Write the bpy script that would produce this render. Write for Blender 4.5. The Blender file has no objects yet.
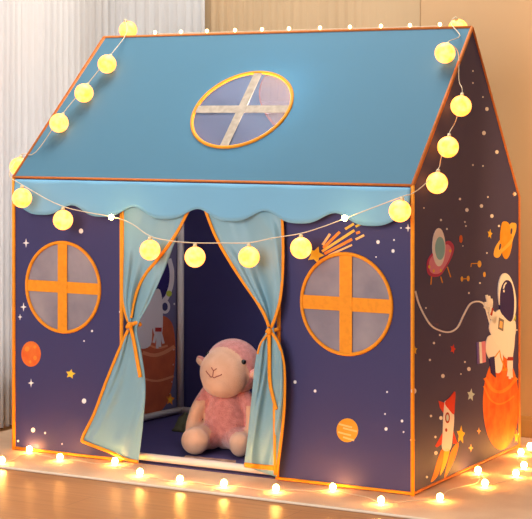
import bpy, bmesh, math, random
from mathutils import Vector, Matrix, noise
from mathutils.geometry import tessellate_polygon
random.seed(7)
PI = math.pi
C = bpy.context.scene.collection

# ------------------------------------------------------------------ camera, world, lights, exposure
F, HZ = 1735.0, 118.0                       # focal length (px of a 532 wide frame), horizon row
HC = 378 / F * 4.5                          # camera height
cam = bpy.data.cameras.new('camera')
cam.sensor_width = 36; cam.lens = 36 * F / 532; cam.shift_y = (HZ - 259.5) / 532
co = bpy.data.objects.new('camera', cam); C.objects.link(co)
co.location = (0, 0, HC); co.rotation_euler = (PI / 2, 0, 0)
bpy.context.scene.camera = co

w = bpy.data.worlds.new('world'); bpy.context.scene.world = w; w.use_nodes = True
w.node_tree.nodes['Background'].inputs[0].default_value = (0.97, 0.95, 1.0, 1)
w.node_tree.nodes['Background'].inputs[1].default_value = 0.2

def T0(u, v, z):                              # tent frame, see below
    return (-0.744 + .8728 * u + .4881 * v, 5.128 - .4881 * u + .8728 * v, z)
def area(name, loc, target, size, power, color, size_y=None):
    l = bpy.data.lights.new(name, 'AREA'); l.energy = power; l.color = color
    l.shape = 'RECTANGLE'; l.size = size; l.size_y = size_y or size
    o = bpy.data.objects.new(name, l); C.objects.link(o); o.location = loc
    o.rotation_euler = (Vector(target) - Vector(loc)).to_track_quat('-Z', 'Y').to_euler()
    return o
area('front_key_light', (-1.75, 1.5, 1.45), (-0.15, 5.1, 0.6), 2.0, 100, (1.0, 0.97, 0.93))  # added soft key light on the tent front, no window stands there
area('overhead_fill', (-0.02, 5.35, 3.3), (-0.02, 5.45, 0), 1.5, 106, (1.0, 0.94, 0.87))  # added overhead fill to brighten walls and roof, no lamp body
area('curtain_backlight', T0(-.85, -.25, 1.2), T0(0, -.25, 1.15), 2.0, 48, (1.0, 0.985, 0.97), 2.2)  # added light behind the left wall, backlights the white curtain
area('warm_wall_fill', T0(1.72, .55, .75), T0(1.6, .95, .7), 0.35, 5, (1.0, 0.58, 0.2), 1.0)  # added warm fill out of view, aimed only at the back wall
lt = bpy.data.lights.new('tent_interior_fill', 'POINT'); lt.energy = 8; lt.color = (1.0, .9, .82); lt.shadow_soft_size = .05  # added bodiless fill, brightens the tent interior and the lamb
lo = bpy.data.objects.new('tent_interior_fill', lt); C.objects.link(lo); lo.location = T0(.72, .24, 1.0)
vs = bpy.context.scene.view_settings
vs.view_transform = 'Standard'; vs.look = 'None'; vs.gamma = 1; vs.exposure = 0.0; vs.use_curve_mapping = False

# ------------------------------------------------------------------ frames of reference
# tent frame: u along the front (left to right), v into the room, z up; origin at the tent's front left foot
A = Vector((-0.744, 5.128, 0)); TH = math.atan2(-0.488, 0.8727)
ct, st = math.cos(TH), math.sin(TH)
W, D = 1.289, 0.762                          # tent width and depth
ZE, ZR, VR, ZB = 0.806, 1.232, 0.40, 0.745   # eave, ridge height, ridge depth, rear eave
BL, RL = 0.096, 0.045                        # the left end slants in towards the rear
def T(u, v, z): return Vector((A.x + ct * u - st * v, A.y + st * u + ct * v, z))
def loc(p):
    p = Vector(p) - A
    return Vector((ct * p.x + st * p.y, -st * p.x + ct * p.y, p.z))
CAML = loc((0, 0, HC))
def on(x, y, p0, n):
    """point of the photo's (x, y) on a real plane of the tent"""
    d = loc(Vector(((x - 266) / F, 1, (HZ - y) / F)) + A)
    n = Vector(n); t = n.dot(Vector(p0) - CAML) / n.dot(d)
    return CAML + d * t
def on_v(x, y, v=0): return on(x, y, (0, v, 0), (0, 1, 0))
def on_u(x, y, u=W): return on(x, y, (u, 0, 0), (1, 0, 0))
def on_z(x, y, z=0): return on(x, y, (0, 0, z), (0, 0, 1))
NR = Vector((0, -(ZR - ZE), VR)).normalized()
def on_r(x, y, h=0): return on(x, y, Vector((0, 0, ZE)) + NR * h, NR)
NL = Vector((-D, BL, 0)).normalized()        # outward normal of the left end
def on_l(x, y, h=0): return on(x, y, NL * h, NL)

# ------------------------------------------------------------------ materials
def lin(h):
    r = [int(h[i:i + 2], 16) / 255 for i in (0, 2, 4)]
    return tuple(((c + .055) / 1.055) ** 2.4 if c > .04045 else c / 12.92 for c in r) + (1,)
MATS = {}
def mat(name, col, rough=.7, var=.0, vscale=8, bump=0, bscale=300, col2=None, spec=.3, sheen=0, emit=None, estr=0, trans=0, transl=0):
    if name in MATS: return MATS[name]
    m = bpy.data.materials.new(name); m.use_nodes = True; N = m.node_tree.nodes; L = m.node_tree.links
    b = N['Principled BSDF']; b.inputs['Roughness'].default_value = rough
    b.inputs['Specular IOR Level'].default_value = spec
    b.inputs['Sheen Weight'].default_value = sheen
    b.inputs['Base Color'].default_value = lin(col)
    tc = N.new('ShaderNodeTexCoord')
    if var or col2:
        n = N.new('ShaderNodeTexNoise'); n.inputs['Scale'].default_value = vscale; n.inputs['Detail'].default_value = 4
        L.new(tc.outputs['Object'], n.inputs['Vector'])
        mx = N.new('ShaderNodeMix'); mx.data_type = 'RGBA'
        c = lin(col); c2 = lin(col2) if col2 else tuple(x * (1 - var) for x in c[:3]) + (1,)
        mx.inputs[6].default_value = c; mx.inputs[7].default_value = c2
        rp = N.new('ShaderNodeMapRange'); rp.inputs[1].default_value = .35; rp.inputs[2].default_value = .65
        L.new(n.outputs['Fac'], rp.inputs[0]); L.new(rp.outputs[0], mx.inputs[0]); L.new(mx.outputs[2], b.inputs['Base Color'])
    if bump:
        n = N.new('ShaderNodeTexNoise'); n.inputs['Scale'].default_value = bscale; n.inputs['Detail'].default_value = 3
        L.new(tc.outputs['Object'], n.inputs['Vector'])
        bp = N.new('ShaderNodeBump'); bp.inputs['Strength'].default_value = bump; bp.inputs['Distance'].default_value = .004
        L.new(n.outputs['Fac'], bp.inputs['Height']); L.new(bp.outputs[0], b.inputs['Normal'])
    if emit:
        b.inputs['Emission Color'].default_value = emit; b.inputs['Emission Strength'].default_value = estr
    out = N['Material Output']; last = b
    if transl:
        t = N.new('ShaderNodeBsdfTranslucent'); t.inputs[0].default_value = lin(col)
        s = N.new('ShaderNodeMixShader'); s.inputs[0].default_value = transl
        L.new(b.outputs[0], s.inputs[1]); L.new(t.outputs[0], s.inputs[2]); last = s
    if trans:
        t = N.new('ShaderNodeBsdfTransparent')
        s = N.new('ShaderNodeMixShader'); s.inputs[0].default_value = trans
        L.new(last.outputs[0], s.inputs[1]); L.new(t.outputs[0], s.inputs[2]); last = s
    L.new(last.outputs[0], out.inputs[0])
    MATS[name] = m; return m

NAVY = mat('navy_polyester', '3D3B68', .6, bump=.25, bscale=9, spec=.25)
NAVY_IN = mat('navy_lining', '36315E', .75, bump=.2, bscale=9)
ROOF = mat('blue_polyester', '6C9FB9', .65, bump=.15, bscale=7, spec=.2, transl=.5)
VAL = mat('pale_blue_polyester', '76ACCB', .65, bump=.12, bscale=9, spec=.2)
CURT = mat('blue_satin', '8FBCCD', .42, bump=.2, bscale=9, spec=.45, transl=.25)
ORANGE = mat('orange_binding', 'F4981C', .6, var=.12, vscale=90)
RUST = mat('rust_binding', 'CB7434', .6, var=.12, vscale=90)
MESH = mat('grey_window_mesh', 'B0A4A8', .5, col2='938A94', vscale=9, bump=.4, bscale=20, spec=.4, trans=.25)
RMESH = mat('violet_roof_mesh', '8C8AAC', .5, var=.15, vscale=11, bump=.3, bscale=20, trans=.52)
CREAM = mat('cream_tape', 'B5A898', .7, var=.25, vscale=60)
POLE = mat('white_plastic', 'D8CCC6', .4, spec=.5)
JOINT = mat('grey_joint_plastic', 'B7AEB0', .45)
def ink(name, h, h2=None): return mat('print_' + name, h, .65, col2=h2, vscale=22, spec=.2)
K_WHITE = ink('white', 'F2EEEE'); K_YEL = ink('yellow', 'F2C53C'); K_ORG = ink('orange', 'F0802E', 'F59A3C')
K_RED = ink('red', 'D93A2B'); K_MARS = ink('mars', 'DE5C28', 'E87E34'); K_PEACH = ink('peach', 'F7BE7A')
K_TEAL = ink('teal', '8CC4CC'); K_CRIM = ink('crimson', 'C23A66'); K_PINK = ink('pink', 'E28CA6')
K_VISOR = ink('visor', '2E2462'); K_GOLD = ink('gold', 'DE9422', 'E8A235'); K_LGOLD = ink('light_gold', 'F0B850')
K_GREY = ink('grey', '7A7478'); K_CUFF = ink('cuff', 'A8322C'); K_SKY = ink('pale_blue', 'C4DCE0'); K_GREEN = ink('green', 'B5C24A')
K_VIOLET = ink('violet', '7A62A8')

# ------------------------------------------------------------------ mesh builder
class MB:
    def __init__(s): s.v, s.f, s.m, s.mats = [], [], [], []
    def mi(s, m):
        if m not in s.mats: s.mats.append(m)
        return s.mats.index(m)
    def add(s, vs, fs, m):
        o = len(s.v); k = s.mi(m); s.v += [Vector(p) for p in vs]
        for f in fs: s.f.append([o + i for i in f]); s.m.append(k)
        return s
    def box(s, p0, p1, m):
        (a, b, c), (d, e, f) = p0, p1
        vs = [(x, y, z) for x in (a, d) for y in (b, e) for z in (c, f)]
        return s.add(vs, [(0, 1, 3, 2), (4, 6, 7, 5), (0, 4, 5, 1), (2, 3, 7, 6), (0, 2, 6, 4), (1, 5, 7, 3)], m)
    def tube(s, pts, r, m, n=8, close=False, flat=None):
        """r: radius or list; flat=(normal, factor) squeezes the section along normal"""
        P = [Vector(p) for p in pts]; k = len(P); vs = []; up = None
        for i, p in enumerate(P):
            a = P[(i - 1) % k] if (close or i) else p; b = P[(i + 1) % k] if (close or i < k - 1) else p
            t = (b - a).normalized() if (b - a).length > 1e-9 else Vector((0, 0, 1))
            if flat: up = Vector(flat[0])
            elif up is None: up = Vector((0, 0, 1)) if abs(t.z) < .9 else Vector((1, 0, 0))
            x = up - t * up.dot(t)
            if x.length < 1e-6: x = t.orthogonal()
            x.normalize(); y = t.cross(x); up = x if not flat else up
            rr = r[i] if isinstance(r, (list, tuple)) else r; fx = flat[1] if flat else 1
            vs += [p + x * (rr * fx * math.cos(2 * PI * j / n)) + y * (rr * math.sin(2 * PI * j / n)) for j in range(n)]
        fs = []
        for i in range(k if close else k - 1):
            o, q = i * n, ((i + 1) % k) * n
            fs += [(o + j, o + (j + 1) % n, q + (j + 1) % n, q + j) for j in range(n)]
        if not close: fs += [list(range(n))[::-1], [(k - 1) * n + j for j in range(n)]]
        return s.add(vs, fs, m)
    def ball(s, c, r, m, n=20, h=12, rot=None):
        r = Vector(r) if not isinstance(r, (int, float)) else Vector((r, r, r)); c = Vector(c); vs = []
        R = rot or Matrix.Identity(3)
        for i in range(h + 1):
            a = PI * i / h
            for j in range(n):
                b = 2 * PI * j / n
                vs.append(c + R @ Vector((r.x * math.sin(a) * math.cos(b), r.y * math.sin(a) * math.sin(b), r.z * math.cos(a))))
        fs = [(i * n + j, (i + 1) * n + j, (i + 1) * n + (j + 1) % n, i * n + (j + 1) % n) for i in range(h) for j in range(n)]
        return s.add(vs, fs, m)
    def sheet(s, loops, m, th, n):
        """flat panel from an outer loop and hole loops (coplanar), thickness th along -n"""
        n = Vector(n).normalized(); L = [[Vector(p) for p in l] for l in loops]; flat = [p for l in L for p in l]
        tri = tessellate_polygon(L); N = len(flat); vs = flat + [p - n * th for p in flat]; fs = []
        for t in tri:
            a, b, c = t
            if (flat[b] - flat[a]).cross(flat[c] - flat[a]).dot(n) < 0: a, c = c, a
            fs += [(a, b, c), (c + N, b + N, a + N)]
        o = 0
        for l in L:
            k = len(l); fs += [(o + i, o + (i + 1) % k, N + o + (i + 1) % k, N + o + i) for i in range(k)]; o += k
        return s.add(vs, fs, m)
    def grid(s, rows, m):
        a, b = len(rows), len(rows[0]); vs = [p for r in rows for p in r]
        return s.add(vs, [(i * b + j, i * b + j + 1, (i + 1) * b + j + 1, (i + 1) * b + j) for i in range(a - 1) for j in range(b - 1)], m)
    def build(s, name, parent=None, smooth=False, org=None, solid=0, sub=0, fix=True):
        me = bpy.data.meshes.new(name)
        o_ = Vector(org) if org is not None else (Vector(parent_org(parent)) if parent else Vector())
        me.from_pydata([p - o_ for p in s.v], [], s.f)
        for m in s.mats: me.materials.append(m)
        for p, k in zip(me.polygons, s.m): p.material_index = k; p.use_smooth = smooth
        bm = bmesh.new(); bm.from_mesh(me); bmesh.ops.remove_doubles(bm, verts=bm.verts, dist=1e-6)
        if fix: bmesh.ops.recalc_face_normals(bm, faces=bm.faces)
        bm.to_mesh(me); bm.free(); me.update()
        ob = bpy.data.objects.new(name, me); C.objects.link(ob)
        if parent: ob.parent = parent
        if solid: md = ob.modifiers.new('thickness', 'SOLIDIFY'); md.thickness = solid; md.offset = 0
        if sub: md = ob.modifiers.new('smooth', 'SUBSURF'); md.levels = md.render_levels = sub
        return ob
ORG = {}
def parent_org(p):
    while p is not None:
        if p.name in ORG: return ORG[p.name]
        p = p.parent
    return (0, 0, 0)
def tag(o, label, cat, group=None, kind=None):
    o['label'] = label; o['category'] = cat
    if group: o['group'] = group
    if kind: o['kind'] = kind
    return o
def thing(name, label, cat, org, group=None):
    """Empty in the tent frame at org; children are written in tent coordinates"""
    o = bpy.data.objects.new(name, None); C.objects.link(o); o.empty_display_size = .05
    o.location = T(*org); o.rotation_euler = (0, 0, TH); ORG[o.name] = org
    return tag(o, label, cat, group)
def single(mb, name, label, cat, org, **k):
    o = mb.build(name, org=org, **k); o.location = T(*org); o.rotation_euler = (0, 0, TH)
    return tag(o, label, cat) if label else o
def struct(mb, name, **k):
    o = single(mb, name, None, None, (0, 0, 0), **k); o['kind'] = 'structure'; return o
def circle(c, ax, ay, r, n=48, a0=0):
    c, ax, ay = Vector(c), Vector(ax), Vector(ay)
    return [c + ax * (r * math.cos(a0 + 2 * PI * i / n)) + ay * (r * math.sin(a0 + 2 * PI * i / n)) for i in range(n)]
def spline(pts, k=6, close=False):
    P = [Vector(p) for p in pts]; n = len(P); out = []
    for i in range(n if close else n - 1):
        g = lambda j: P[j % n] if close else P[max(0, min(n - 1, j))]
        a, b, c, d = g(i - 1), g(i), g(i + 1), g(i + 2)
        for q in range(k):
            t = q / k
            out.append(.5 * ((2 * b) + (c - a) * t + (2 * a - 5 * b + 4 * c - d) * t * t + (3 * b - a - 3 * c + d) * t ** 3))
    if not close: out.append(P[-1])
    return out

# ------------------------------------------------------------------ room shell
def wood_floor():
    m = bpy.data.materials.new('oak_planks'); m.use_nodes = True; N = m.node_tree.nodes; L = m.node_tree.links
    b = N['Principled BSDF']; tc = N.new('ShaderNodeTexCoord')
    mp = N.new('ShaderNodeMapping'); mp.inputs['Rotation'].default_value = (0, 0, 0)
    L.new(tc.outputs['Object'], mp.inputs[0])
    br = N.new('ShaderNodeTexBrick'); br.inputs['Scale'].default_value = 1; br.inputs['Brick Width'].default_value = 1.1
    br.inputs['Row Height'].default_value = .13; br.inputs['Mortar Size'].default_value = .0012; br.inputs['Mortar Smooth'].default_value = .3
    br.inputs['Color1'].default_value = lin('BC8452'); br.inputs['Color2'].default_value = lin('B07846'); br.inputs['Mortar'].default_value = lin('8F5F3C')
    L.new(mp.outputs[0], br.inputs[0])
    m2 = N.new('ShaderNodeMapping'); m2.inputs['Scale'].default_value = (2.5, 30, 1); L.new(tc.outputs['Object'], m2.inputs[0])
    n = N.new('ShaderNodeTexNoise'); n.inputs['Scale'].default_value = 2; n.inputs['Detail'].default_value = 6; L.new(m2.outputs[0], n.inputs[0])
    mx = N.new('ShaderNodeMix'); mx.data_type = 'RGBA'; mx.blend_type = 'MULTIPLY'; mx.inputs[0].default_value = .55
    cr = N.new('ShaderNodeValToRGB'); cr.color_ramp.elements[0].position = .3; cr.color_ramp.elements[0].color = (.7, .62, .55, 1)
    cr.color_ramp.elements[1].position = .65; cr.color_ramp.elements[1].color = (1, 1, 1, 1)
    L.new(n.outputs['Fac'], cr.inputs[0]); L.new(br.outputs[0], mx.inputs[6]); L.new(cr.outputs[0], mx.inputs[7]); L.new(mx.outputs[2], b.inputs['Base Color'])
    b.inputs['Roughness'].default_value = .40; b.inputs['Specular IOR Level'].default_value = .4
    bp = N.new('ShaderNodeBump'); bp.inputs['Strength'].default_value = .12; bp.inputs['Distance'].default_value = .002
    L.new(n.outputs['Fac'], bp.inputs['Height']); L.new(bp.outputs[0], b.inputs['Normal'])
    return m
WALL = mat('tan_wall_paint', 'CFA87E', .85, var=.05, vscale=3)
CORN_U, WALL_V = -0.30, 0.955
struct(MB().box((-1.6, -3.6, -.05), (4.6, WALL_V + .1, -.007), wood_floor()), 'floor')
struct(MB().box((CORN_U, WALL_V, -.05), (4.6, WALL_V + .1, 2.7), WALL), 'wall_back')
wl = MB(); WV0, WV1, WZ0, WZ1 = -1.3, .72, .12, 2.2          # wall opened for a tall window added behind the sheer curtain
for b0, b1 in (((-1.8, -.05), (WV0, 2.7)), ((WV1, -.05), (WALL_V + .1, 2.7)), ((WV0, -.05), (WV1, WZ0)), ((WV0, WZ1), (WV1, 2.7))):
    wl.box((CORN_U - .1, b0[0], b0[1]), (CORN_U, b1[0], b1[1]), WALL)
struct(wl, 'wall_left', fix=False)
wf = MB(); WF = mat('white_window_paint', 'E4E0DA', .5)
for b0, b1 in (((WV0, WZ0), (WV1, WZ0 + .05)), ((WV0, WZ1 - .05), (WV1, WZ1)), ((WV0, WZ0), (WV0 + .05, WZ1)), ((WV1 - .05, WZ0), (WV1, WZ1)), (((WV0 + WV1) / 2 - .02, WZ0), ((WV0 + WV1) / 2 + .02, WZ1))):
    wf.box((CORN_U - .08, b0[0], b0[1]), (CORN_U - .03, b1[0], b1[1]), WF)
win = struct(wf, 'added_window_1', fix=False)  # unseen window, added to let the backlight reach the curtain
MB().box((CORN_U - .058, WV0 + .04, WZ0 + .04), (CORN_U - .054, WV1 - .04, WZ1 - .04), mat('window_glass', 'F4F8FA', .05, trans=.92)).build('added_window_pane', win)
BASE = mat('cream_baseboard', 'C79B63', .5)
bb = MB(); bb.box((.4, WALL_V - .014, -.007), (4.6, WALL_V, .05), BASE); bb.box((.4, WALL_V - .009, .05), (4.6, WALL_V, .062), BASE)
struct(bb, 'baseboard_back')

# rug under the tent
rugm = mat('beige_rug', 'D9B795', .8, col2='CBA384', vscale=5, bump=.3, bscale=200)
rb = MB(); rb.box((-.22, -.208, -.007), (2.1, WALL_V - .03, 0), rugm)
rug = single(rb, 'rug', 'thin beige rug lying on the wooden floor under the whole play tent', 'rug', (.6, .3, -.007))
md = rug.modifiers.new('bevel', 'BEVEL'); md.width = .003; md.segments = 2
edge = MB(); q = [(-.22, -.211), (2.1, -.211)]
edge.tube([(a, b, -.0033) for a, b in q], .0034, mat('rug_edge_binding', 'E6D3BC', .7), n=8)
ORG[rug.name] = (.6, .3, -.007); edge.build('edge_binding', rug)
RZ = 0.0

# ------------------------------------------------------------------ wall curtains
def drape(path, amp, z0, z1, m, name, label, org):
    mb = MB(); rows = []
    pts = [Vector((a, b, 0)) for a, b in path]; S = [0]
    for a, b in zip(pts, pts[1:]): S.append(S[-1] + (b - a).length)
    n = int(S[-1] / .004); base = []
    for i in range(n + 1):
        s = S[-1] * i / n; k = max(j for j in range(len(S) - 1) if S[j] <= s + 1e-9)
        t = (s - S[k]) / (S[k + 1] - S[k]); p = pts[k].lerp(pts[k + 1], t)
        d = (pts[k + 1] - pts[k]).normalized(); nn = Vector((d.y, -d.x, 0)); base.append((p, nn, s))
    for zi in range(9):
        z = z0 + (z1 - z0) * zi / 8; row = []
        for p, nn, s in base:
            a = amp(s, S[-1])
            ph = s * 2 * PI / .036 + 2.2 * noise.noise((s * 7, z * .35, 3)) + 1.4 * math.sin(s * 21)
            o = a * (math.sin(ph) * (.75 + .5 * noise.noise((s * 9, 5, z * .2))) + .45 * noise.noise((s * 5, z * .4, 8)) + .3 * math.sin(ph * 2.17))
            q = p + nn * o; row.append((q.x, q.y, z))
        rows.append(row)
    mb.grid(rows, m)
    return single(mb, name, label, 'curtain', org, smooth=True, solid=.0015, fix=False)
WCUR = mat('white_sheer_curtain', 'EFEDEB', .85, transl=.42)
TCUR = mat('tan_curtain', 'CDAE88', .85, transl=.1)
px205 = on_v(205, 10, .90).x; px395 = on_v(420, 10, .95).x
r0 = .10; cu, cv = CORN_U + .05 + r0, .905 - r0
arc = [(cu - r0 * math.cos(a), cv + r0 * math.sin(a)) for a in [PI / 2 * i / 8 for i in range(9)]]
drape([(CORN_U + .055, -1.2)] + arc + [(px205, .905)], lambda s, S: .008, .004, 2.4, WCUR, 'window_curtain',
      'white pleated floor-length curtain behind the left side of the tent', (CORN_U + .05, .2, 0))
drape([(px205 - .02, .93), (px395, .9538)], lambda s, S: .0075 * max(0.0, (1 - s / S)) ** 1.2, .004, 2.4, TCUR, 'window_curtain',
      'tan softly pleated curtain hanging on the wall behind the roof ridge', (px205 + .3, .925, 0))

# ------------------------------------------------------------------ the play tent
tent = thing('play_tent', 'navy space-print fabric playhouse tent with blue roof and orange edging', 'play tent', (.62, .38, RZ))
VZ = 'z'
# --- prints: outlines laid on the fabric, given by where the photo shows them
def P2(plane, pts, h): return [plane(x, y, h) for x, y in pts]
def fv(x, y, h=0): return on_v(x, y, -h)
def fu(x, y, h=0): return on_u(x, y, W + h)
def fl(x, y, h=0): return on_l(x, y, -h - .003)
NRM = {fv: (0, -1, 0), fu: (1, 0, 0), fl: tuple(-NL)}
def poly(mb, plane, pts, m, lay=1): mb.sheet([P2(plane, pts, .0005 * lay)], m, .0012 + .0005 * (lay - 1), NRM[plane])
def ell(cx, cy, rx, ry, n=24, a=0, t0=0, t1=2 * PI):
    e = n if abs(t1 - t0 - 2 * PI) < 1e-6 else n + 1
    o = []
    for i in range(e):
        t = t0 + (t1 - t0) * i / n; x, y = rx * math.cos(t), ry * math.sin(t)
        o.append((cx + x * math.cos(a) - y * math.sin(a), cy + x * math.sin(a) + y * math.cos(a)))
    return o
def smooth2(pts, k=4): return [(p.x, p.y) for p in spline([(a, b, 0) for a, b in pts], k, True)]
def star(cx, cy, r, n=5, inner=.45, a=0, sx=1):
    return [(cx + sx * (r if i % 2 == 0 else r * inner) * math.sin(a + PI * i / n), cy - (r if i % 2 == 0 else r * inner) * math.cos(a + PI * i / n)) for i in range(2 * n)]
def stroke(pts, w):
    P = [Vector((a, b)) for a, b in pts]; l, r = [], []
    for i, p in enumerate(P):
        t = (P[min(i + 1, len(P) - 1)] - P[max(i - 1, 0)]).normalized(); n = Vector((-t.y, t.x)) * w / 2
        l.append(tuple(p + n)); r.append(tuple(p - n))
    return l + r[::-1]
def tr(pts, x0, y0, k): return [(x0 + x / k, y0 + y / k) for x, y in pts]

# --- front panel
xl, xr = .383, .897
fp = MB()
hole1 = circle((.177, 0, .489), (1, 0, 0), (0, 0, 1), .128); hole2 = circle((1.096, 0, .488), (1, 0, 0), (0, 0, 1), .131)
z0 = RZ + .001
fp.sheet([[(0, 0, z0), (xl, 0, z0), (xl, 0, .745), (xr, 0, .745), (xr - .008, 0, z0), (W, 0, z0), (W, 0, ZE), (0, 0, ZE)], hole1, hole2], NAVY, .003, (0, -1, 0))
def dots(mb, plane, L, m):
    for x, y, r in L: poly(mb, plane, ell(x, y, r * .85, r, 10), m)
dots(fp, fv, [(81, 231, 2.6), (84, 401, 2.6), (92, 331, 1.2), (84, 341, .9), (120, 312, 1.2), (122, 324, 1), (33, 430, 2.4), (45, 433, 1.2), (18, 441, 1.3), (62, 444, 1),
              (378, 242, 2.0), (393, 251, 1.9), (394, 240, 1), (376, 257, .8), (295, 382, 1.8), (315, 391, 1.6), (387, 392, 1), (385, 414, 1),
              (386, 429, 1.8), (402, 421, 1.5), (403.5, 432, 1), (401, 228, .8)], K_WHITE)
for x, y, r in ((26, 243, 4.6), (23.5, 307, 4.4), (20, 317, 3.2), (31, 383, 4.4), (408, 228, 4.2)):
    poly(fp, fv, star(x, y, r, 4, .3, 0, .72), K_WHITE)
poly(fp, fv, star(70.5, 374, 5, 5, .5, .2), K_YEL)
fpo = fp.build('front_panel', tent)
def pr(name, label=None): return name, MB(), label
# planet left, planet right, shooting star
m = MB(); poly(m, fv, ell(31, 354, 9.8, 12.8), K_MARS)
for x, y, a, b in ((27, 349, 2.2, 2.6), (35, 358, 1.8, 2.2), (30, 362, 1.3, 1.6), (35, 347, 1.4, 1.6)): poly(m, fv, ell(x, y, a, b, 12), K_ORG, 2)
m.build('printed_planet', fpo)['label'] = 'orange red printed planet'
m = MB(); poly(m, fv, ell(347.3, 430.3, 10.8, 12), K_GOLD)
for yy, x0, x1 in ((424, 339, 352), (428, 343, 357), (432, 338, 351), (437, 343, 354)):
    poly(m, fv, stroke([(x0, yy), ((x0 + x1) / 2, yy + 1.8), (x1, yy + 3.4)], 1.7), K_PEACH, 2)
m.build('printed_planet', fpo)['label'] = 'golden striped printed planet'
m = MB(); poly(m, fv, star(315.5, 255, 9, 5, .5, .35), K_YEL)
B = lambda pts: tr(pts, 300, 215, 8.185)
for a, b, wd, k in (((185, 245), (245, 155), 2.4, K_PEACH), ((190, 270), (325, 138), 2.8, K_ORG), ((180, 298), (445, 125), 2.6, K_LGOLD), ((200, 318), (425, 198), 2.8, K_ORG),
                    ((235, 330), (425, 245), 1.8, K_PEACH), ((370, 115), (440, 72), 2.4, K_LGOLD), ((455, 95), (500, 72), 2.2, K_YEL), ((460, 150), (490, 138), 2.4, K_ORG), ((455, 200), (525, 165), 2.2, K_PEACH)):
    poly(m, fv, stroke(B([a, b]), wd), k, 2)
m.build('printed_shooting_star', fpo)

# --- binding along the front panel
m = MB(); rr = .0055
m.tube([(0, -.002, z0), (0, -.002, ZE)], rr, ORANGE)
m.tube([(0, -.003, z0 + .0055), (xl, -.003, z0 + .0055)], rr * .8, ORANGE)
m.tube([(xl, -.003, z0 + .003), (xl, -.003, .74)], rr, ORANGE); m.build('edge_binding', fpo, smooth=True)
m = MB(); m.tube([(W, -.002, z0), (W, -.002, ZE)], rr, ORANGE); m.tube([(xr - .008, -.003, z0 + .0055), (W, -.003, z0 + .0055)], rr * .8, ORANGE)
m.tube([(xr - .008, -.003, z0 + .003), (xr - .004, -.003, .35), (xr, -.003, .74)], rr, ORANGE)
m.build('edge_binding', fpo, smooth=True)

# --- right side panel
sp = MB()
side = [(W, 0, z0), (W, D, z0), (W, D, ZB), (W, VR, ZR), (W, 0, ZE)]
sp.sheet([side], NAVY, .003, (1, 0, 0))
dots(sp, fu, [(473, 71, .9), (473, 83, .9), (483, 97, .8), (487, 109, 2), (484, 133, 2.2), (497, 152, 2), (473, 165, 1), (483, 166, .9), (460, 199, 1.3), (488, 197, 1),
              (467, 210, 2), (481.5, 206, 1.9), (492, 216, 2), (515, 194, 1.8), (465, 222, .9), (441, 220, 1.2), (447, 229, 1), (424, 208, .8), (466, 226, .9), (499, 226, 1.2),
              (480, 283, 1), (469, 293, 1), (487, 253, .9), (426, 308, .9), (440, 335, 1.1), (434, 343, 1.3), (430, 360, 1.2), (465, 362, 1), (461, 374, .8), (469, 369, 2.1),
              (443, 376, 2.1), (414, 391, 3), (431, 416, 1.3), (441, 418, 2), (435.5, 437, 1.3), (436, 453, 2), (427, 477, 1.3), (519, 434, 1.2), (517, 330, .8), (463, 246, .7)], K_WHITE)
for x, y, r in ((479, 431, 3.5), (471, 448, 4), (412.8, 440, 4.5), (514, 194, 2.6)): poly(sp, fu, star(x, y, r, 4, .4, 0, .6), K_PEACH)
poly(sp, fu, star(453, 349, 5, 5, .5, .3, .55), K_RED); poly(sp, fu, star(414.5, 350, 5, 5, .5, 0, .6), K_YEL)
poly(sp, fu, star(471, 395, 6.5, 5, .5, .15, .6), K_SKY); poly(sp, fu, star(461, 435, 9.5, 5, .5, .1, .45), K_YEL)
poly(sp, fu, star(490, 234, 5, 5, .5, .2, .5), K_YEL); poly(sp, fu, star(516.5, 437, 7, 5, .5, .1, .35), K_ORG)
poly(sp, fu, ell(461, 239, 1.6, 4), K_MARS)
poly(sp, fu, stroke([(471, 267), (471.5, 263.5), (479, 263.5)], 1), K_GOLD); poly(sp, fu, ell(479.5, 264, 1.9, 3.4), K_LGOLD)
poly(sp, fu, ell(484.5, 274.5, 1.3, 2.6), K_LGOLD); poly(sp, fu, stroke([(462, 279), (468, 278.5)], .9), K_GOLD)
poly(sp, fu, ell(462, 279, 1.2, 2.6), K_LGOLD); poly(sp, fu, ell(468.3, 278.5, 1.4, 2.8), K_LGOLD)
spo = sp.build('side_panel', tent); spo['label'] = 'right side panel printed with astronaut, rocket and flying saucer'
# flying saucer
m = MB(); q = lambda pts: tr(pts, 420, 220, 8.65)
out = [(60, 400), (68, 345), (110, 285), (230, 185), (278, 198), (296, 250), (270, 335), (215, 430), (172, 482), (112, 492), (70, 462)]
cx, cy = sum(p[0] for p in out) / 11, sum(p[1] for p in out) / 11
for e in ([(100, 490), (95, 560)], [(180, 490), (196, 545)], [(238, 405), (266, 495)]): poly(m, fu, stroke(q(e), 1), K_GOLD)
poly(m, fu, smooth2(q(out)), K_CRIM, 2)
poly(m, fu, smooth2(q([(cx + (x - cx) * .82, cy + (y - cy) * .82) for x, y in out])), K_PINK, 3)
for x, y in ((262, 268), (120, 440), (182, 437), (82, 405)): poly(m, fu, q(ell(x, y, 8, 14, 10)), K_YEL, 4)
poly(m, fu, q(ell(165, 236, 55, 166)), K_WHITE, 4); poly(m, fu, q(ell(174, 245, 42, 100)), K_TEAL, 5)
m.build('printed_flying_saucer', spo)
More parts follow.
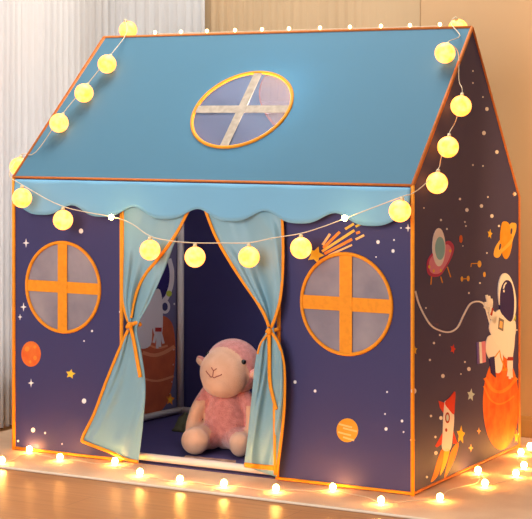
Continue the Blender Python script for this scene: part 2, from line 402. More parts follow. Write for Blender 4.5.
# ringed planet
m = MB(); q = lambda pts: tr(pts, 485, 210, 8.65)
poly(m, fu, smooth2(q([(215, 125), (245, 110), (272, 125), (265, 190), (235, 265), (190, 325), (150, 365), (125, 405), (95, 412), (76, 385), (90, 320), (132, 255)])), K_LGOLD)
poly(m, fu, q(ell(229, 185, 8, 30, 14, .15)), NAVY, 2); poly(m, fu, q(ell(131, 318, 8, 28, 14, .2)), NAVY, 2)
poly(m, fu, smooth2(q([(150, 110), (178, 98), (208, 120), (225, 200), (237, 270), (225, 350), (205, 405), (180, 425), (155, 392), (145, 330), (131, 250), (136, 170)])), K_GOLD, 2)
poly(m, fu, smooth2(q([(240, 240), (232, 285), (185, 335), (148, 365), (135, 350), (185, 300)])), K_LGOLD, 3)
m.build('printed_ringed_planet', spo)
# orange planet, tether, astronaut
m = MB(); poly(m, fu, ell(501, 403, 18, 47, 40), K_MARS)
for L_, wd in (([(485, 378), (492, 389), (500, 392), (508, 388), (517, 378)], 3), ([(484, 386), (490, 399), (498, 404), (506, 402), (514, 396)], 1.6), ([(494, 362), (503, 370), (512, 366)], 2.4)):
    poly(m, fu, stroke([(p.x, p.y) for p in spline([(a, b, 0) for a, b in L_], 4)], wd), K_ORG, 2)
m.build('printed_planet', spo)['label'] = 'tall orange printed planet under the astronaut'
m = MB(); q = lambda pts: tr(pts, 475, 270, 4.0)
tet = [(415.5, 291), (420, 306), (430, 324), (440, 330.5), (450, 332), (458, 327), (464, 315), (470, 304.5), (477, 301.5), (484, 304), (488, 315), (492, 330)]
poly(m, fu, stroke([(p.x, p.y) for p in spline([(a, b, 0) for a, b in tet], 5)], 1.5), K_WHITE, 3)
poly(m, fu, q(ell(153, 232, 11, 40)), K_WHITE, 3); poly(m, fu, q(ell(152, 235, 5, 26)), NAVY, 4)      # air hose loop
poly(m, fu, q(ell(157, 190, 7, 13)), K_GREEN, 5)
poly(m, fu, smooth2(q([(52, 268), (82, 262), (105, 300), (112, 360), (104, 405), (84, 410), (66, 370), (44, 320)])), K_WHITE, 4)   # raised leg
poly(m, fu, q([(8, 290), (16, 288), (20, 374), (12, 376)]), K_VIOLET, 4); poly(m, fu, q([(16, 288), (26, 288), (30, 372), (20, 374)]), K_WHITE, 4)
poly(m, fu, q([(26, 288), (42, 284), (44, 368), (30, 372)]), K_PINK, 3)
poly(m, fu, q([(58, 350), (78, 345), (84, 430), (66, 412)]), K_VISOR, 5)
poly(m, fu, smooth2(q([(68, 195), (98, 158), (128, 195), (158, 205), (160, 270), (150, 345), (124, 352), (98, 310), (72, 268), (58, 232)])), K_WHITE, 5)   # torso
poly(m, fu, smooth2(q([(82, 215), (66, 200), (56, 165), (64, 150), (76, 165), (90, 178)])), K_WHITE, 5)
for e in ([(58, 165), (48, 148), (44, 128)], [(58, 150), (52, 120), (48, 100)], [(62, 148), (60, 118), (57, 104)], [(66, 152), (68, 128), (66, 115)], [(66, 165), (52, 160), (40, 146)]):
    poly(m, fu, stroke(q(e), 2.1), K_WHITE, 6)
poly(m, fu, q([(62, 178), (70, 150), (74, 156), (68, 184)]), K_CUFF, 7)
poly(m, fu, smooth2(q([(140, 225), (158, 240), (158, 300), (152, 345), (150, 400), (134, 400), (132, 345), (136, 280)])), K_WHITE, 6)
for e in ([(138, 398), (134, 425)], [(142, 398), (141, 436)], [(147, 398), (148, 430)]): poly(m, fu, stroke(q(e), 1.7), K_WHITE, 6)
poly(m, fu, q([(132, 348), (153, 348), (153, 362), (132, 362)]), K_CUFF, 7)
poly(m, fu, q([(97, 190), (116, 200), (113, 245), (93, 235)]), K_GREY, 7); poly(m, fu, q([(101, 203), (111, 208), (109, 234), (98, 229)]), K_PEACH, 8)
poly(m, fu, stroke(q([(80, 350), (100, 322), (104, 350), (124, 400)]), .7), K_GOLD, 7)
poly(m, fu, q(ell(130, 112, 34, 100, 30, -.1)), K_WHITE, 7)
poly(m, fu, smooth2(q([(101, 150), (103, 80), (122, 42), (145, 52), (156, 105), (155, 175), (142, 207), (112, 180)])), K_VISOR, 8)
poly(m, fu, stroke(q([(114, 75), (118, 60), (126, 50)]), 1.3), K_WHITE, 9); poly(m, fu, q(ell(116, 84, 3, 6, 8)), K_WHITE, 9)
m.build('printed_astronaut', spo)['label'] = 'white astronaut printed with a curling tether line'
# rocket
m = MB(); q = lambda pts: tr(pts, 420, 380, 4.715)
poly(m, fu, smooth2(q([(105, 325), (85, 370), (65, 440), (52, 482), (82, 455), (102, 400), (125, 340)])), K_ORG)
poly(m, fu, smooth2(q([(150, 330), (182, 295), (165, 370), (116, 466), (128, 400)])), K_ORG); poly(m, fu, smooth2(q([(118, 330), (140, 330), (122, 400), (95, 450), (108, 380)])), K_YEL, 2)
poly(m, fu, q([(88, 98), (118, 108), (110, 155), (94, 130)]), K_RED); poly(m, fu, q([(72, 312), (106, 250), (106, 300), (80, 318)]), K_RED); poly(m, fu, q([(158, 240), (176, 300), (156, 300)]), K_RED)
poly(m, fu, smooth2(q([(120, 98), (142, 130), (161, 160), (156, 250), (143, 328), (106, 325), (108, 240), (112, 150)])), K_WHITE, 2)
poly(m, fu, smooth2(q([(166, 55), (164, 120), (160, 162), (138, 140), (118, 108), (142, 82)])), K_RED, 3)
poly(m, fu, q(ell(130, 178, 11, 26, 16)), K_CUFF, 3); poly(m, fu, q(ell(130, 178, 6, 16, 14)), K_SKY, 4); poly(m, fu, q(ell(124, 236, 5, 9, 10)), K_CUFF, 3)
m.build('printed_rocket', spo)
m = MB(); e = .0008
m.tube([(W, 0, z0 + .005), (W, D, z0 + .005)], rr * .7, RUST); m.tube([(W, D, z0), (W, D, ZB), (W, VR, ZR), (W, 0, ZE)], rr * .85, RUST)
m.tube([(W, .0, ZE), (W, VR, ZR)], rr * .8, RUST)
m.build('edge_binding', spo, smooth=True)

# --- left end panel (slants in towards the rear), with the print that shows inside
lp = MB(); p_ = lambda u, v, z: Vector((BL * v / D + u, v, z))
lside = [p_(0, .003, z0), p_(0, D, z0), p_(0, D, ZB), p_(0, VR, ZR), p_(0, .003, ZE)]
lp.sheet([lside], mat('grey_navy_lining', '6A6486', .7, bump=.2, bscale=9), .003, NL)
q = lambda pts: tr(pts, 140, 245, 2.883)
for x, y, r in ((99, 170, 2), (97, 300, 2.4), (92, 395, 1.6), (86, 428, 1.6), (96, 345, 1.4)): poly(lp, fl, q(ell(x, y, r, r * 1.6, 8)), K_WHITE)
poly(lp, fl, q(star(87, 445, 19, 5, .5, .1, .7)), K_ORG); poly(lp, fl, q(star(87, 446, 9, 5, .5, .1, .7)), K_YEL, 2)
lpo = lp.build('side_panel', tent); lpo['label'] = 'left end panel with printed astronaut seen inside through the doorway'
m = MB(); poly(m, fl, smooth2(q([(30, 230), (62, 204), (92, 225), (102, 290), (98, 370), (80, 450), (45, 490), (10, 492), (-10, 420), (-12, 330), (5, 260)])), ink('brick', 'C2603F', 'B3553A'))
for L_, wd in (([(8, 310), (40, 318), (70, 310), (100, 292)], 3.5), ([(10, 385), (50, 392), (98, 378)], 2.2), ([(20, 285), (50, 297), (80, 290)], 2)):
    poly(m, fl, stroke(q([(p.x, p.y) for p in spline([(a, b, 0) for a, b in L_], 4)]), wd), ink('brick_light', 'D98A66'), 2)
m.build('printed_planet', lpo)['label'] = 'brick red planet printed inside'
m = MB()
GW = ink('pale_grey', 'D6CED4')
poly(m, fl, q(stroke([(p.x, p.y) for p in spline([(a, b, 0) for a, b in ((84, 40), (92, 75), (90, 115), (78, 150), (66, 165))], 5)], 13)), GW, 3)
poly(m, fl, q(ell(66, 95, 24, 55)), K_VISOR, 2); poly(m, fl, q(ell(72, 178, 15, 20)), GW, 3); poly(m, fl, q(ell(72, 178, 8, 12)), NAVY, 4)
poly(m, fl, q(ell(84, 140, 8, 9, 12)), K_GREEN, 4)
poly(m, fl, smooth2(q([(-4, 190), (30, 140), (58, 130), (66, 200), (62, 262), (44, 262), (36, 240), (30, 290), (-6, 290)])), GW, 4)
poly(m, fl, q([(44, 238), (63, 238), (62, 250), (44, 250)]), K_CUFF, 5)
for e_ in ([(48, 250), (40, 282)], [(52, 250), (50, 298)], [(56, 250), (58, 294)], [(60, 252), (68, 284)]): poly(m, fl, stroke(q(e_), 2.2), GW, 5)
m.build('printed_astronaut', lpo)['label'] = 'grey white astronaut printed inside'
m = MB(); m.tube([p + Vector((0, 0, .005 if p.z < .1 else 0)) for p in lside + [lside[0]]], rr * .8, ORANGE); m.tube([lside[4], lside[3]], rr, RUST); m.build('edge_binding', lpo, smooth=True)

# --- back panel and floor sheet
MB().sheet([[(BL, D, z0), (W, D, z0), (W, D, ZB), (BL, D, ZB)]], NAVY_IN, .003, (0, 1, 0)).build('back_panel', tent)
MB().box((.02, .012, RZ + .0005), (W - .01, D - .01, RZ + .003), NAVY_IN)
m = MB(); m.sheet([[(.008, .01, RZ + .003), (W - .008, .01, RZ + .003), (W - .008, D - .01, RZ + .003), (BL + .01, D - .01, RZ + .003)]], mat('violet_ground_sheet', '4A4270', .7, bump=.5, bscale=14), .0025, (0, 0, 1)); m.build('ground_sheet', tent)

# --- roof
SL = Vector((0, VR, ZR - ZE)); SLn = SL.normalized()
RC = Vector((.672, .184, ZE + (ZR - ZE) * .184 / VR)); Ux = Vector((1, 0, 0))
rp = MB(); ov = -SLn * .003
roofq = [Vector((0, 0, ZE)) + ov, Vector((W, 0, ZE)) + ov, Vector((W, VR, ZR)), Vector((RL, VR, ZR))]
rp.sheet([[p + NR * .003 for p in roofq], circle(RC + NR * .003, Ux, SLn * .95, .153, 56)], ROOF, .003, NR)
rpo = rp.build('roof_panel', tent); rpo['label'] = 'plain blue front roof slope'
m = MB(); m.tube([p + NR * .003 for p in (roofq[0], roofq[1])], .0035, RUST)
m.tube([p + NR * .003 for p in (roofq[0], roofq[3], roofq[2])], .0042, RUST); m.tube([roofq[1] + NR * .003, roofq[2] + NR * .003], .0042, RUST)
m.build('edge_binding', rpo, smooth=True)
B0, B1 = Vector((.672, VR, ZR)), Vector((.672, D, ZB)); SB = (B1 - B0).normalized(); NB = Vector((0, -SB.z, SB.y))
RCB = on(304, 106, B0, NB)
bp_ = MB(); bq = [Vector((RL, VR, ZR)), Vector((W, VR, ZR)), Vector((W, D, ZB)) + SB * .01, Vector((BL, D, ZB)) + SB * .01]
bp_.sheet([[p + NB * .003 for p in bq], circle(RCB + NB * .003, Ux, SB, .150, 56)], ROOF, .003, NB)
bpo = bp_.build('roof_panel', tent); bpo['label'] = 'rear roof slope'
# --- scalloped valance
m = MB(); rows = []; n = 120
for j in range(9):
    row = []
    for i in range(n + 1):
        s = i / n * 6; cosw = (0.5 + 0.5 * math.cos(2 * PI * s)) ** 1.7
        depth = .101 - .030 * cosw; t = j / 8
        row.append((.012 + (W - .014) * i / n, -.010 - .016 * t - .004 * t * math.sin(2 * PI * s - 1.3), ZE - .006 - depth * t))
    rows.append(row)
m.grid(rows, VAL); val = m.build('valance', tent, smooth=True, solid=.002)

# --- round windows
def round_window(c, ax, ay, r, nrm, screen, straps, rim, ang=0, wdt=.018, label=None, inside=.0):
    c, ax, ay, nrm = Vector(c), Vector(ax), Vector(ay), Vector(nrm)
    wo = MB().tube([p + nrm * .002 for p in circle(c, ax, ay, r + .002, 64)], .005, rim, n=8, close=True).build('round_window', tent, smooth=True)
    if label: wo['label'] = label
    m = MB(); rows = []
    rings = [[c - nrm * .001] * 48] + [[p + nrm * (-.001 + .0035 * noise.noise(p * 18) * (1 - k / 6)) for p in circle(c, ax, ay, r * k / 6, 48)] for k in range(1, 7)]
    for rg in rings: rows.append(rg + [rg[0]])
    m.grid(rows, screen); m.build('mesh_screen', wo, smooth=True)
    for k in (0, 1):
        a = ang + k * PI / 2; d = ax * math.cos(a) + ay * math.sin(a); e = nrm.cross(d); m = MB(); rr_ = r + .001; h = .0025 + .001 * k
        rows = [[c + d * (rr_ * t) + e * (s * wdt) + nrm * h for s in (-1, 1)] for t in [-1 + i / 6 for i in range(13)]]
        m.grid(rows, straps); m.build('cross_strap', wo, solid=.0012)
    return wo
round_window((.177, 0, .489), (1, 0, 0), (0, 0, 1), .128, (0, -1, 0), MESH, ORANGE, ORANGE, wdt=.0165, label='left front window with orange cross')
round_window((1.096, 0, .488), (1, 0, 0), (0, 0, 1), .131, (0, -1, 0), MESH, ORANGE, ORANGE, wdt=.0185, label='right front window with orange cross')
round_window(RC + NR * .003, Ux, SLn * .95, .153, NR, RMESH, CREAM, ORANGE, ang=.0, wdt=.014, label='roof window with cream cross')
round_window(RCB + NB * .003, Ux, SB, .150, NB, mat('pale_rear_mesh', 'D8BEB8', .5, trans=.65), CREAM, RUST, wdt=.014, label='rear roof window')

# --- door curtains, each gathered by an orange tie
def door_curtain(rows, v0, label, trims, folds, hems):
    """rows: y_left, x_left, y_right, x_right, bulge, fold depth"""
    R = spline([(a, b, 0) for _, a, _, b, *_ in rows], 8)
    L1 = spline([(r[1], r[0], r[4]) for r in rows], 8); L2 = spline([(r[3], r[2], r[5]) for r in rows], 8)
    m = MB(); grid = []; pxs = []; k = 44
    for (a, b) in zip(L1, L2):
        row = []
        for i in range(k + 1):
            s = i / k; x, y = a.x + (b.x - a.x) * s, a.y + (b.y - a.y) * s
            fo = 1.45 * b.z * (math.sin(folds * 2 * PI * s + .8) + .35 * math.sin(folds * 4.3 * PI * s + 9 * noise.noise((s * 2, y * .012, v0)))) * min(1, 6 * s, 6 * (1 - s) + .3)
            row.append(on_v(x, y, v0 - a.z - fo)); pxs.append((x, y, row[-1]))
        grid.append(row)
    m.grid(grid, CURT); cu = m.build('door_curtain', tent, smooth=True, solid=.0016, fix=False); cu['label'] = label
    def at(x, y):                       # nearest surface depth of the curtain under this spot
        best = min(pxs, key=lambda e: (e[0] - x) ** 2 + (e[1] - y) ** 2)[2]
        return on_v(x, y, best.y - .0045)
    for name, pts, wd in trims:
        MB().tube([at(p.x, p.y) for p in spline([(a, b, 0) for a, b in pts], 5)], wd, ORANGE, flat=((0, 1, 0), .45)).build(name, cu, smooth=True)
    return cu, at
lrows = [(206, 122, 205, 192, .004, .003), (240, 122, 240, 176, .010, .006), (270, 121.5, 271, 164, .016, .009), (300, 122, 304, 149, .022, .009), (316, 126, 320, 140, .026, .006), (326, 128, 332, 137, .028, .005),
         (345, 120, 350, 141, .028, .006), (380, 106, 385, 145.5, .030, .006), (415, 93, 420, 143.5, .034, .007), (439, 82, 463, 138.5, .036, .006)]
lc, lat = door_curtain(lrows, -.004, 'left door curtain flaring out over the floor', [
    ('edge_trim', [(189, 209), (180, 227), (170, 243), (158, 259), (147, 272), (139, 286), (134, 302), (131, 318)], .0048),
    ('edge_trim', [(122.5, 208), (122.5, 250), (122, 290), (124, 308), (128, 322)], .0045),
    ('edge_trim', [(128, 330), (119, 350), (106, 382), (94, 414), (82.5, 438), (86, 443), (110, 452), (125, 459), (138, 462)], .0048)], 1.15, None)
m = MB(); cpt = lat(131.5, 325)
ring = [cpt + Vector((.019 * math.cos(a), .024 - .030 * (math.sin(a) * .5 + .5) + .002, .004 * math.cos(a) + .004 * math.sin(2 * a))) for a in [2 * PI * i / 24 for i in range(24)]]
m.tube(ring, .0055, ORANGE, close=True)
tl = [lat(131.5, 325) + Vector((0, -.008, 0))] + [lat(x, y) + Vector((0, -.004, 0)) for x, y in ((134, 338), (137, 355), (141, 377))]
m.tube(spline(tl, 6), .0062, ORANGE, flat=((0, 1, 0), .4)); m.ball(cpt + Vector((0, -.008, 0)), .010, ORANGE, 12, 8)
m.build('curtain_tie', lc, smooth=True)
rrows = [(207, 204, 212, 282.5, .004, .004), (240, 217, 244, 283, .010, .007), (270, 234, 272, 283, .016, .009), (300, 254, 298, 281, .022, .009), (318, 264, 316, 277, .026, .005), (330, 267, 330, 274, .028, .004),
         (345, 259, 346, 281.5, .028, .006), (365, 255, 366, 285, .030, .008), (400, 251.5, 402, 285, .030, .009), (435, 248, 438, 282, .028, .009), (466, 244, 477, 276.5, .026, .007)]
rc, rat = door_curtain(rrows, -.004, 'right door curtain gathered in the middle', [
    ('edge_trim', [(205, 209), (212, 228), (219, 243), (230, 262), (243, 282), (255, 299), (264, 314), (269, 327)], .0048),
    ('edge_trim', [(282, 216), (283, 245), (282.5, 275), (280, 300), (275, 318), (271, 328)], .0045),
    ('edge_trim', [(272, 333), (279, 345), (284, 366), (284.5, 400), (282, 432), (276.5, 475)], .0045),
    ('edge_trim', [(268, 334), (261, 343), (257.5, 354)], .003),
    ('edge_trim', [(274, 405), (274.5, 440), (275, 475)], .004),
    ('hem_trim', [(245, 465), (258, 466.5), (274, 468)], .007)], 1.3, None)
m = MB(); cpt = rat(270.5, 331)
ring = [cpt + Vector((.015 * math.cos(a), .024 - .028 * (math.sin(a) * .5 + .5) + .002, .004 * math.cos(a))) for a in [2 * PI * i / 24 for i in range(24)]]
m.tube(ring, .0055, ORANGE, close=True)
tl = [cpt + Vector((0, -.008, 0))] + [rat(x, y) + Vector((0, -.004, 0)) for x, y in ((270, 350), (270.5, 380), (273.5, 396), (277, 409))]
m.tube(spline(tl, 6), .0058, ORANGE, flat=((0, 1, 0), .4)); m.ball(cpt + Vector((0, -.008, 0)), .009, ORANGE, 12, 8)
m.build('curtain_tie', rc, smooth=True)

# --- frame poles
g = .018; pr_ = .011
def pole(a, b): MB().tube([a, b], pr_, POLE, n=14).build('frame_pole', tent, smooth=True)
corners = {'fl': (g + .006, g + .004), 'fr': (W - g, g + .004), 'bl': (BL + g, D - g), 'br': (W - g, D - g)}
zt = {'fl': ZE - .02, 'fr': ZE - .02, 'bl': ZB - .02, 'br': ZB - .02}; zf = RZ + .018
for k, (a, b) in corners.items(): pole((a, b, zf), (a, b, zt[k]))
for k, l in (('fl', 'fr'), ('fr', 'br'), ('br', 'bl'), ('bl', 'fl')):
    pole((*corners[k], zf), (*corners[l], zf)); pole((*corners[k], zt[k]), (*corners[l], zt[l]))
rl_, rr2 = (RL + g + .01, VR, ZR - .02), (W - g, VR, ZR - .02); pole(rl_, rr2)
for k, e in (('fl', rl_), ('bl', rl_), ('fr', rr2), ('br', rr2)): pole((*corners[k], zt[k]), e)
for k, (a, b) in corners.items():
    for z in (zf, zt[k]): MB().ball((a, b, z), .0145, JOINT, 12, 8).build('pole_joint', tent, smooth=True)

# ------------------------------------------------------------------ plush lamb inside the doorway
PINK = mat('pink_plush', 'DF928A', .95, col2='CC7C75', vscale=70, bump=1.0, bscale=240, spec=.1, sheen=.5)
SKIN = mat('peach_plush', 'E4B598', .9, col2='DBA88A', vscale=25, bump=.35, bscale=300, spec=.1, sheen=.35)
BLACK = mat('black_bead', '0B090A', .15, spec=.6); STITCH = mat('rose_stitching', '9A5148', .8)
base = on_z(224, 450, RZ + .003)
lamb = bpy.data.objects.new('plush_lamb', None); C.objects.link(lamb); lamb.location = T(*base)
lamb.rotation_euler = (0, 0, math.radians(-14)); lamb.empty_display_size = .05
tag(lamb, 'pink plush lamb with peach face sitting inside the tent doorway', 'stuffed toy'); ORG[lamb.name] = (0, 0, 0)
def remeshed(mb, name, vox, paint, sm=6):
    o = mb.build(name, lamb)
    md = o.modifiers.new('r', 'REMESH'); md.mode = 'VOXEL'; md.voxel_size = vox
    md = o.modifiers.new('s', 'SMOOTH'); md.iterations = sm; md.factor = .5
    me = bpy.data.meshes.new_from_object(o.evaluated_get(bpy.context.evaluated_depsgraph_get()))
    o.modifiers.clear(); o.data = me; me.materials.clear(); me.materials.append(PINK); me.materials.append(SKIN)
    for p in me.polygons: p.use_smooth = True; p.material_index = paint(p.center)
    return o
def limb(mb, pts, rs, m=PINK):
    P = spline([(*p, r) if False else p for p, r in zip(pts, rs)], 6); n = len(P) - 1
    for i, p in enumerate(P):
        t = i / n * (len(rs) - 1); k = min(int(t), len(rs) - 2); mb.ball(p, rs[k] + (rs[k + 1] - rs[k]) * (t - k), m, 14, 8)
b = MB()
b.ball((.004, .012, .085), (.070, .066, .084), PINK); b.ball((.004, .015, .140), (.056, .052, .06), PINK); b.ball((0, .012, .185), (.040, .040, .03), PINK)
limb(b, [(-.046, .005, .172), (-.072, -.022, .125), (-.082, -.045, .075), (-.074, -.062, .048)], [.023, .022, .022, .024])
limb(b, [(.052, .010, .170), (.084, -.004, .128), (.094, -.022, .085), (.090, -.030, .06)], [.023, .022, .021, .022])
limb(b, [(-.035, -.02, .046), (-.050, -.06, .044), (-.062, -.088, .043)], [.042, .036, .034]); b.ball((-.060, -.096, .042), (.042, .036, .040), SKIN)
limb(b, [(.038, -.02, .044), (.060, -.058, .040), (.073, -.086, .038)], [.040, .032, .028]); b.ball((.074, -.098, .036), (.030, .028, .034), SKIN)
def paint_body(c):
    if c.x < -.02 and c.y < -.050 and c.z < .1 and (Vector((c.x, c.y, c.z)) - Vector((-.063, -.095, .045))).length < .056: return 1
    if c.x > .02 and (Vector((c.x, c.y, c.z)) - Vector((.076, -.098, .038))).length < .042: return 1
    if c.x < -.050 and c.z < .148 and c.z > .045: return 1
    if c.x > .073 and c.z < .135: return 1
    return 0
remeshed(b, 'body', .0042, paint_body)
hc_ = Vector((.018, .0, .240)); yaw = math.radians(-19); RH = Matrix.Rotation(yaw, 3, 'Z') @ Matrix.Rotation(math.radians(6), 3, 'Y')
h = MB()
hp = lambda x, y, z: hc_ + RH @ Vector((x, y, z))
h.ball(hp(0, .016, .004), (.086, .080, .083), PINK, 28, 18, RH)
h.ball(hp(0, -.030, -.010), (.077, .057, .072), SKIN, 28, 18, RH); h.ball(hp(0, -.046, -.032), (.058, .046, .046), SKIN, 24, 14, RH)
def paint_head(c):
    q = RH.transposed() @ (Vector(c) - hc_); return 1 if q.y < -.012 - .30 * max(0, q.z - .02) and (q.x / .080) ** 2 + ((q.z + .012) / .080) ** 2 < 1.0 else 0
head = remeshed(h, 'head', .0040, paint_head, 5)
dg = bpy.context.evaluated_depsgraph_get()
def face_pt(x, z, off=0):
    me = head.data; d = RH @ Vector((0, 1, 0)); o = hp(x, -.2, z)
    ok, l, nn, i = head.ray_cast(o, d); return (l if ok else hp(x, -.09, z)) - d * off
MB().ball(face_pt(.064, .035, .0), .0076, BLACK, 16, 10).build('eye', lamb, smooth=True)
MB().ball(face_pt(-.064, .035, .0), .0076, BLACK, 16, 10).build('eye', lamb, smooth=True)
m = MB()
m.tube([face_pt(x, z, .0) for x, z in [(-.009, .012), (-.005, .008), (0, .005), (.005, .008), (.009, .012)]], .0016, STITCH, 6)
m.tube([face_pt(0, z) for z in (.005, -.003, -.011)], .0015, STITCH, 6)
m.tube([face_pt(x, -.0125 - .003 * math.sin(min(1, abs(x) / .012) * PI) + .011 * (x / .028) ** 2) for x in [-.028 + .0035 * i for i in range(17)]], .0017, STITCH, 6)
m.build('mouth_stitching', lamb, smooth=True)
for sx in (-1, 1):
    m = MB(); RE = RH @ Matrix.Rotation(sx * math.radians(-28), 3, 'Y')
    m.ball(hp(sx * .094, -.008, .004), (.024, .010, .014), PINK, 16, 10, RE); m.ball(hp(sx * .097, -.016, .004), (.016, .006, .009), SKIN, 14, 8, RE)
    m.build('ear', lamb, smooth=True)

# cloths on the tent floor
def crumpled(name, label, quad, mt, h, seed, cat):
    a, b_, c_, d_ = [on_z(x, y, RZ + .004) for x, y in quad]; rows = []; n = 22
    for i in range(n + 1):
        row = []
        for j in range(n + 1):
            s, t = i / n, j / n; p = a.lerp(b_, s).lerp(d_.lerp(c_, s), t)
            e = min(1, 5 * s, 5 * (1 - s), 5 * t, 5 * (1 - t))
            p = p + Vector((.006 * noise.noise((s * 6, t * 6, seed)), .006 * noise.noise((s * 6, t * 6, seed + 9)), h * e * (.55 + .7 * noise.noise((s * 4.2, t * 4.2, seed + 4))) + .001))
            row.append(p)
        rows.append(row)
    m = MB().grid(rows, mt); single(m, name, label, cat, tuple(a.lerp(c_, .5).xy) + (RZ + .004,), smooth=True, solid=.002, fix=False)
crumpled('folded_cloth', 'olive green crumpled cloth on the tent floor behind the plush lamb', [(172, 431), (200, 435), (208, 421), (180, 419)], mat('olive_cloth', '5F5A40', .9, bump=.3, bscale=120), .045, 2, 'cloth')
crumpled('floor_mat', 'beige and brown patterned cloth on the floor just behind the threshold', [(176, 464), (236, 471), (236, 461), (186, 456)], mat('patterned_cloth', 'D6AE96', .9, col2='9C7466', vscale=38), .004, 6, 'cloth')

# ------------------------------------------------------------------ ball string light draped over the tent
def globe_mat():
    m = bpy.data.materials.new('glowing_globe'); m.use_nodes = True; N = m.node_tree.nodes; L = m.node_tree.links
    b = N['Principled BSDF']; b.inputs['Base Color'].default_value = lin('A88A48'); b.inputs['Roughness'].default_value = .5
    tc = N.new('ShaderNodeTexCoord'); n = N.new('ShaderNodeTexNoise'); n.inputs['Scale'].default_value = 45; n.inputs['Detail'].default_value = 3
    L.new(tc.outputs['Object'], n.inputs['Vector'])
    r = N.new('ShaderNodeValToRGB'); e = r.color_ramp.elements
    e[0].position = .35; e[0].color = (1.0, .25, .022, 1); e[1].position = .68; e[1].color = (1.0, .38, .10, 1)
    L.new(n.outputs['Fac'], r.inputs[0]); L.new(r.outputs[0], b.inputs['Emission Color']); b.inputs['Emission Strength'].default_value = 3.5
    return m
GLOBE = globe_mat(); CAP = mat('clear_cap_plastic', 'D9C79C', .3, spec=.5); WIRE = mat('champagne_wire', 'D8C6A8', .4, spec=.5)
LED = mat('warm_led', 'FFF2D0', .3, emit=(1.0, .58, .18, 1), estr=90)
gr = .0285
gar = thing('ball_string_light', 'string of yellow ball lights draped along roof edges and across the front', 'string lights', (.64, -.06, .70))
GH = gr + .008
spots = [('b', (128, 30)), ('r', (107, 64)), ('r', (84, 93)), ('r', (59, 123)), ('l', (19, 167)),
         ('f', (22, 198)), ('f', (63, 220)), ('f', (150, 250)), ('f', (195, 257)), ('f', (249, 257)), ('f', (301, 248)), ('c', (400, 211)),
         ('s', (437, 183)), ('s', (448, 147)), ('s', (461, 106)), ('r', (445, 53)), ('b', (458, 29))]
VF = -.085; pos = []
for k, (x, y) in spots:
    if k == 'r': p = on_r(x, y, GH)
    elif k == 'b': p = on_v(x, y, VR + .05)
    elif k == 'l': p = on_v(x, y, .05)
    elif k == 'f': p = on_v(x, y, VF)
    elif k == 'c': p = on_v(x, y, -.07)
    else: p = on_u(x, y, W + GH)
    pos.append((k, p))
pos[0] = ('b', Vector((pos[0][1].x, VR + .042, ZR + .0)))if False else pos[0]
hang = []
for k, p in pos:
    up = {'r': SLn * .9 + NR * .1, 'b': Vector((0, -.5, 1)), 'l': Vector((0, .3, 1)), 'f': Vector((0, 0, 1)), 'c': Vector((.2, 0, 1)), 's': Vector((0, .25, 1))}[k].normalized()
    g_ = MB().ball(p, gr, GLOBE, 26, 16).build('globe', gar, smooth=True)
    c0 = MB(); q0 = p + up * (gr - .002); c0.tube([q0, q0 + up * .010], [.0062, .0045], CAP, 10); c0.build('cap', g_, smooth=True)
    hang.append(p + up * (gr + .010))
extra1, extra2 = on_v(113, 217, VF), on_v(346, 218, VF)
path = [hang[0], Vector((hang[1].x - .015, VR - .004, ZR + .012)), *hang[1:4], on_r(36, 152, .012), hang[4] + Vector((0, 0, 0)), Vector((.004, -.03, ZE + .010)), hang[5], hang[6], extra1, on_v(132, 224, VF), hang[7], on_v(172, 241, VF), hang[8], on_v(222, 243, VF), hang[9], on_v(273, 238, VF), hang[10],
        on_v(325, 226, VF), extra2, on_v(375, 207, VF), hang[11], Vector((W + .012, -.03, ZE - .02)), on_u(425, 184, W + .02), hang[12], on_u(441, 158, W + .015), hang[13], on_u(456, 120, W + .015), hang[14],
        on_u(459, 80, W + .015), on_r(458, 52, .014) , hang[15], on_r(460, 36, .012), Vector((hang[16].x, VR, ZR + .014)), hang[16]]
MB().tube(spline(path, 5), .0013, WIRE, 6).build('wire', gar, smooth=True)
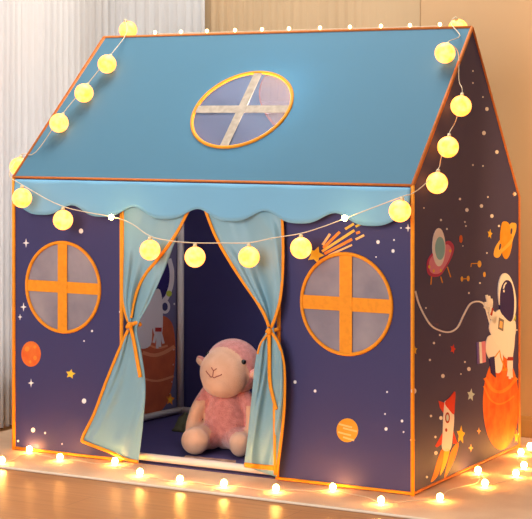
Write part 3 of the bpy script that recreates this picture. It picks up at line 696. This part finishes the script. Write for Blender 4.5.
for e in (extra1, extra2): MB().ball(e + Vector((0, -.009, 0)), .0075, LED, 12, 8).build('led_bulb', gar, smooth=True)

# ------------------------------------------------------------------ fairy lights: along the ridge, and on the rug around the tent
def fairy(name, label, org, bulbs, wire_pts, r=.0065, led=None):
    t = thing(name, label, 'fairy lights', org)
    MB().tube(wire_pts, .0011, WIRE, 5).build('wire', t, smooth=True)
    for p in bulbs: MB().ball(p, (r, r, r * 1.15), led or LED, 12, 8).build('led_bulb', t, smooth=True)
    return t
def ridge_pt(x):
    p = on(x, 30, (0, VR, 0), (0, 1, 0)); return Vector((p.x, VR, ZR + .0125))
rx_ = [155, 181, 207, 235, 262, 289, 320, 350, 381, 410, 440]
rb_ = [ridge_pt(x) for x in rx_]
wp = []
for a in rb_: wp.append(a + Vector((.004, 0, -.0045)))
fairy('fairy_light_string', 'tiny warm fairy lights strung along the roof ridge', (.7, VR, ZR + .006), rb_, spline(wp, 4), .0055, mat('ridge_led', 'FFF2D0', .3, emit=(1.0, .66, .28, 1), estr=5))
fl_px = [(2, 460), (36, 447.5), (60, 457), (115, 461), (140, 472), (180, 479), (224, 483), (276, 488), (333, 487), (381, 500), (440, 497), (478, 470), (485, 483), (516, 473), (524, 465), (521, 452), (530, 446)]
FLED = mat('floor_led', 'FFF2D0', .3, emit=(1.0, .44, .09, 1), estr=165)
fb = [on_z(x, y, RZ + .0115) for x, y in fl_px]
for i, p in enumerate(fb):
    if p.y > -.02 and p.x < W + .02: p.y = -.022 if p.x < W - .05 else p.y
w1 = []
rnd = random.Random(3)
for i, p in enumerate(fb):
    w1.append(p + Vector((0, 0, -.008)))
    if i < len(fb) - 1:
        q_ = fb[i + 1]; d = q_ - p
        for t in (.33, .66):
            c_ = p.lerp(q_, t) + Vector((-d.y, d.x, 0)) * rnd.uniform(-.10, .10); c_.z = RZ + .004
            if c_.x < W + .012 and c_.y > -.014: c_.y = -.016 if c_.x < W - .1 else c_.y
            w1.append(c_)
fairy('fairy_light_string', 'bright warm fairy lights lying on the rug around the foot of the tent', (.6, -.06, RZ), fb, spline(w1, 5), .0085, FLED)
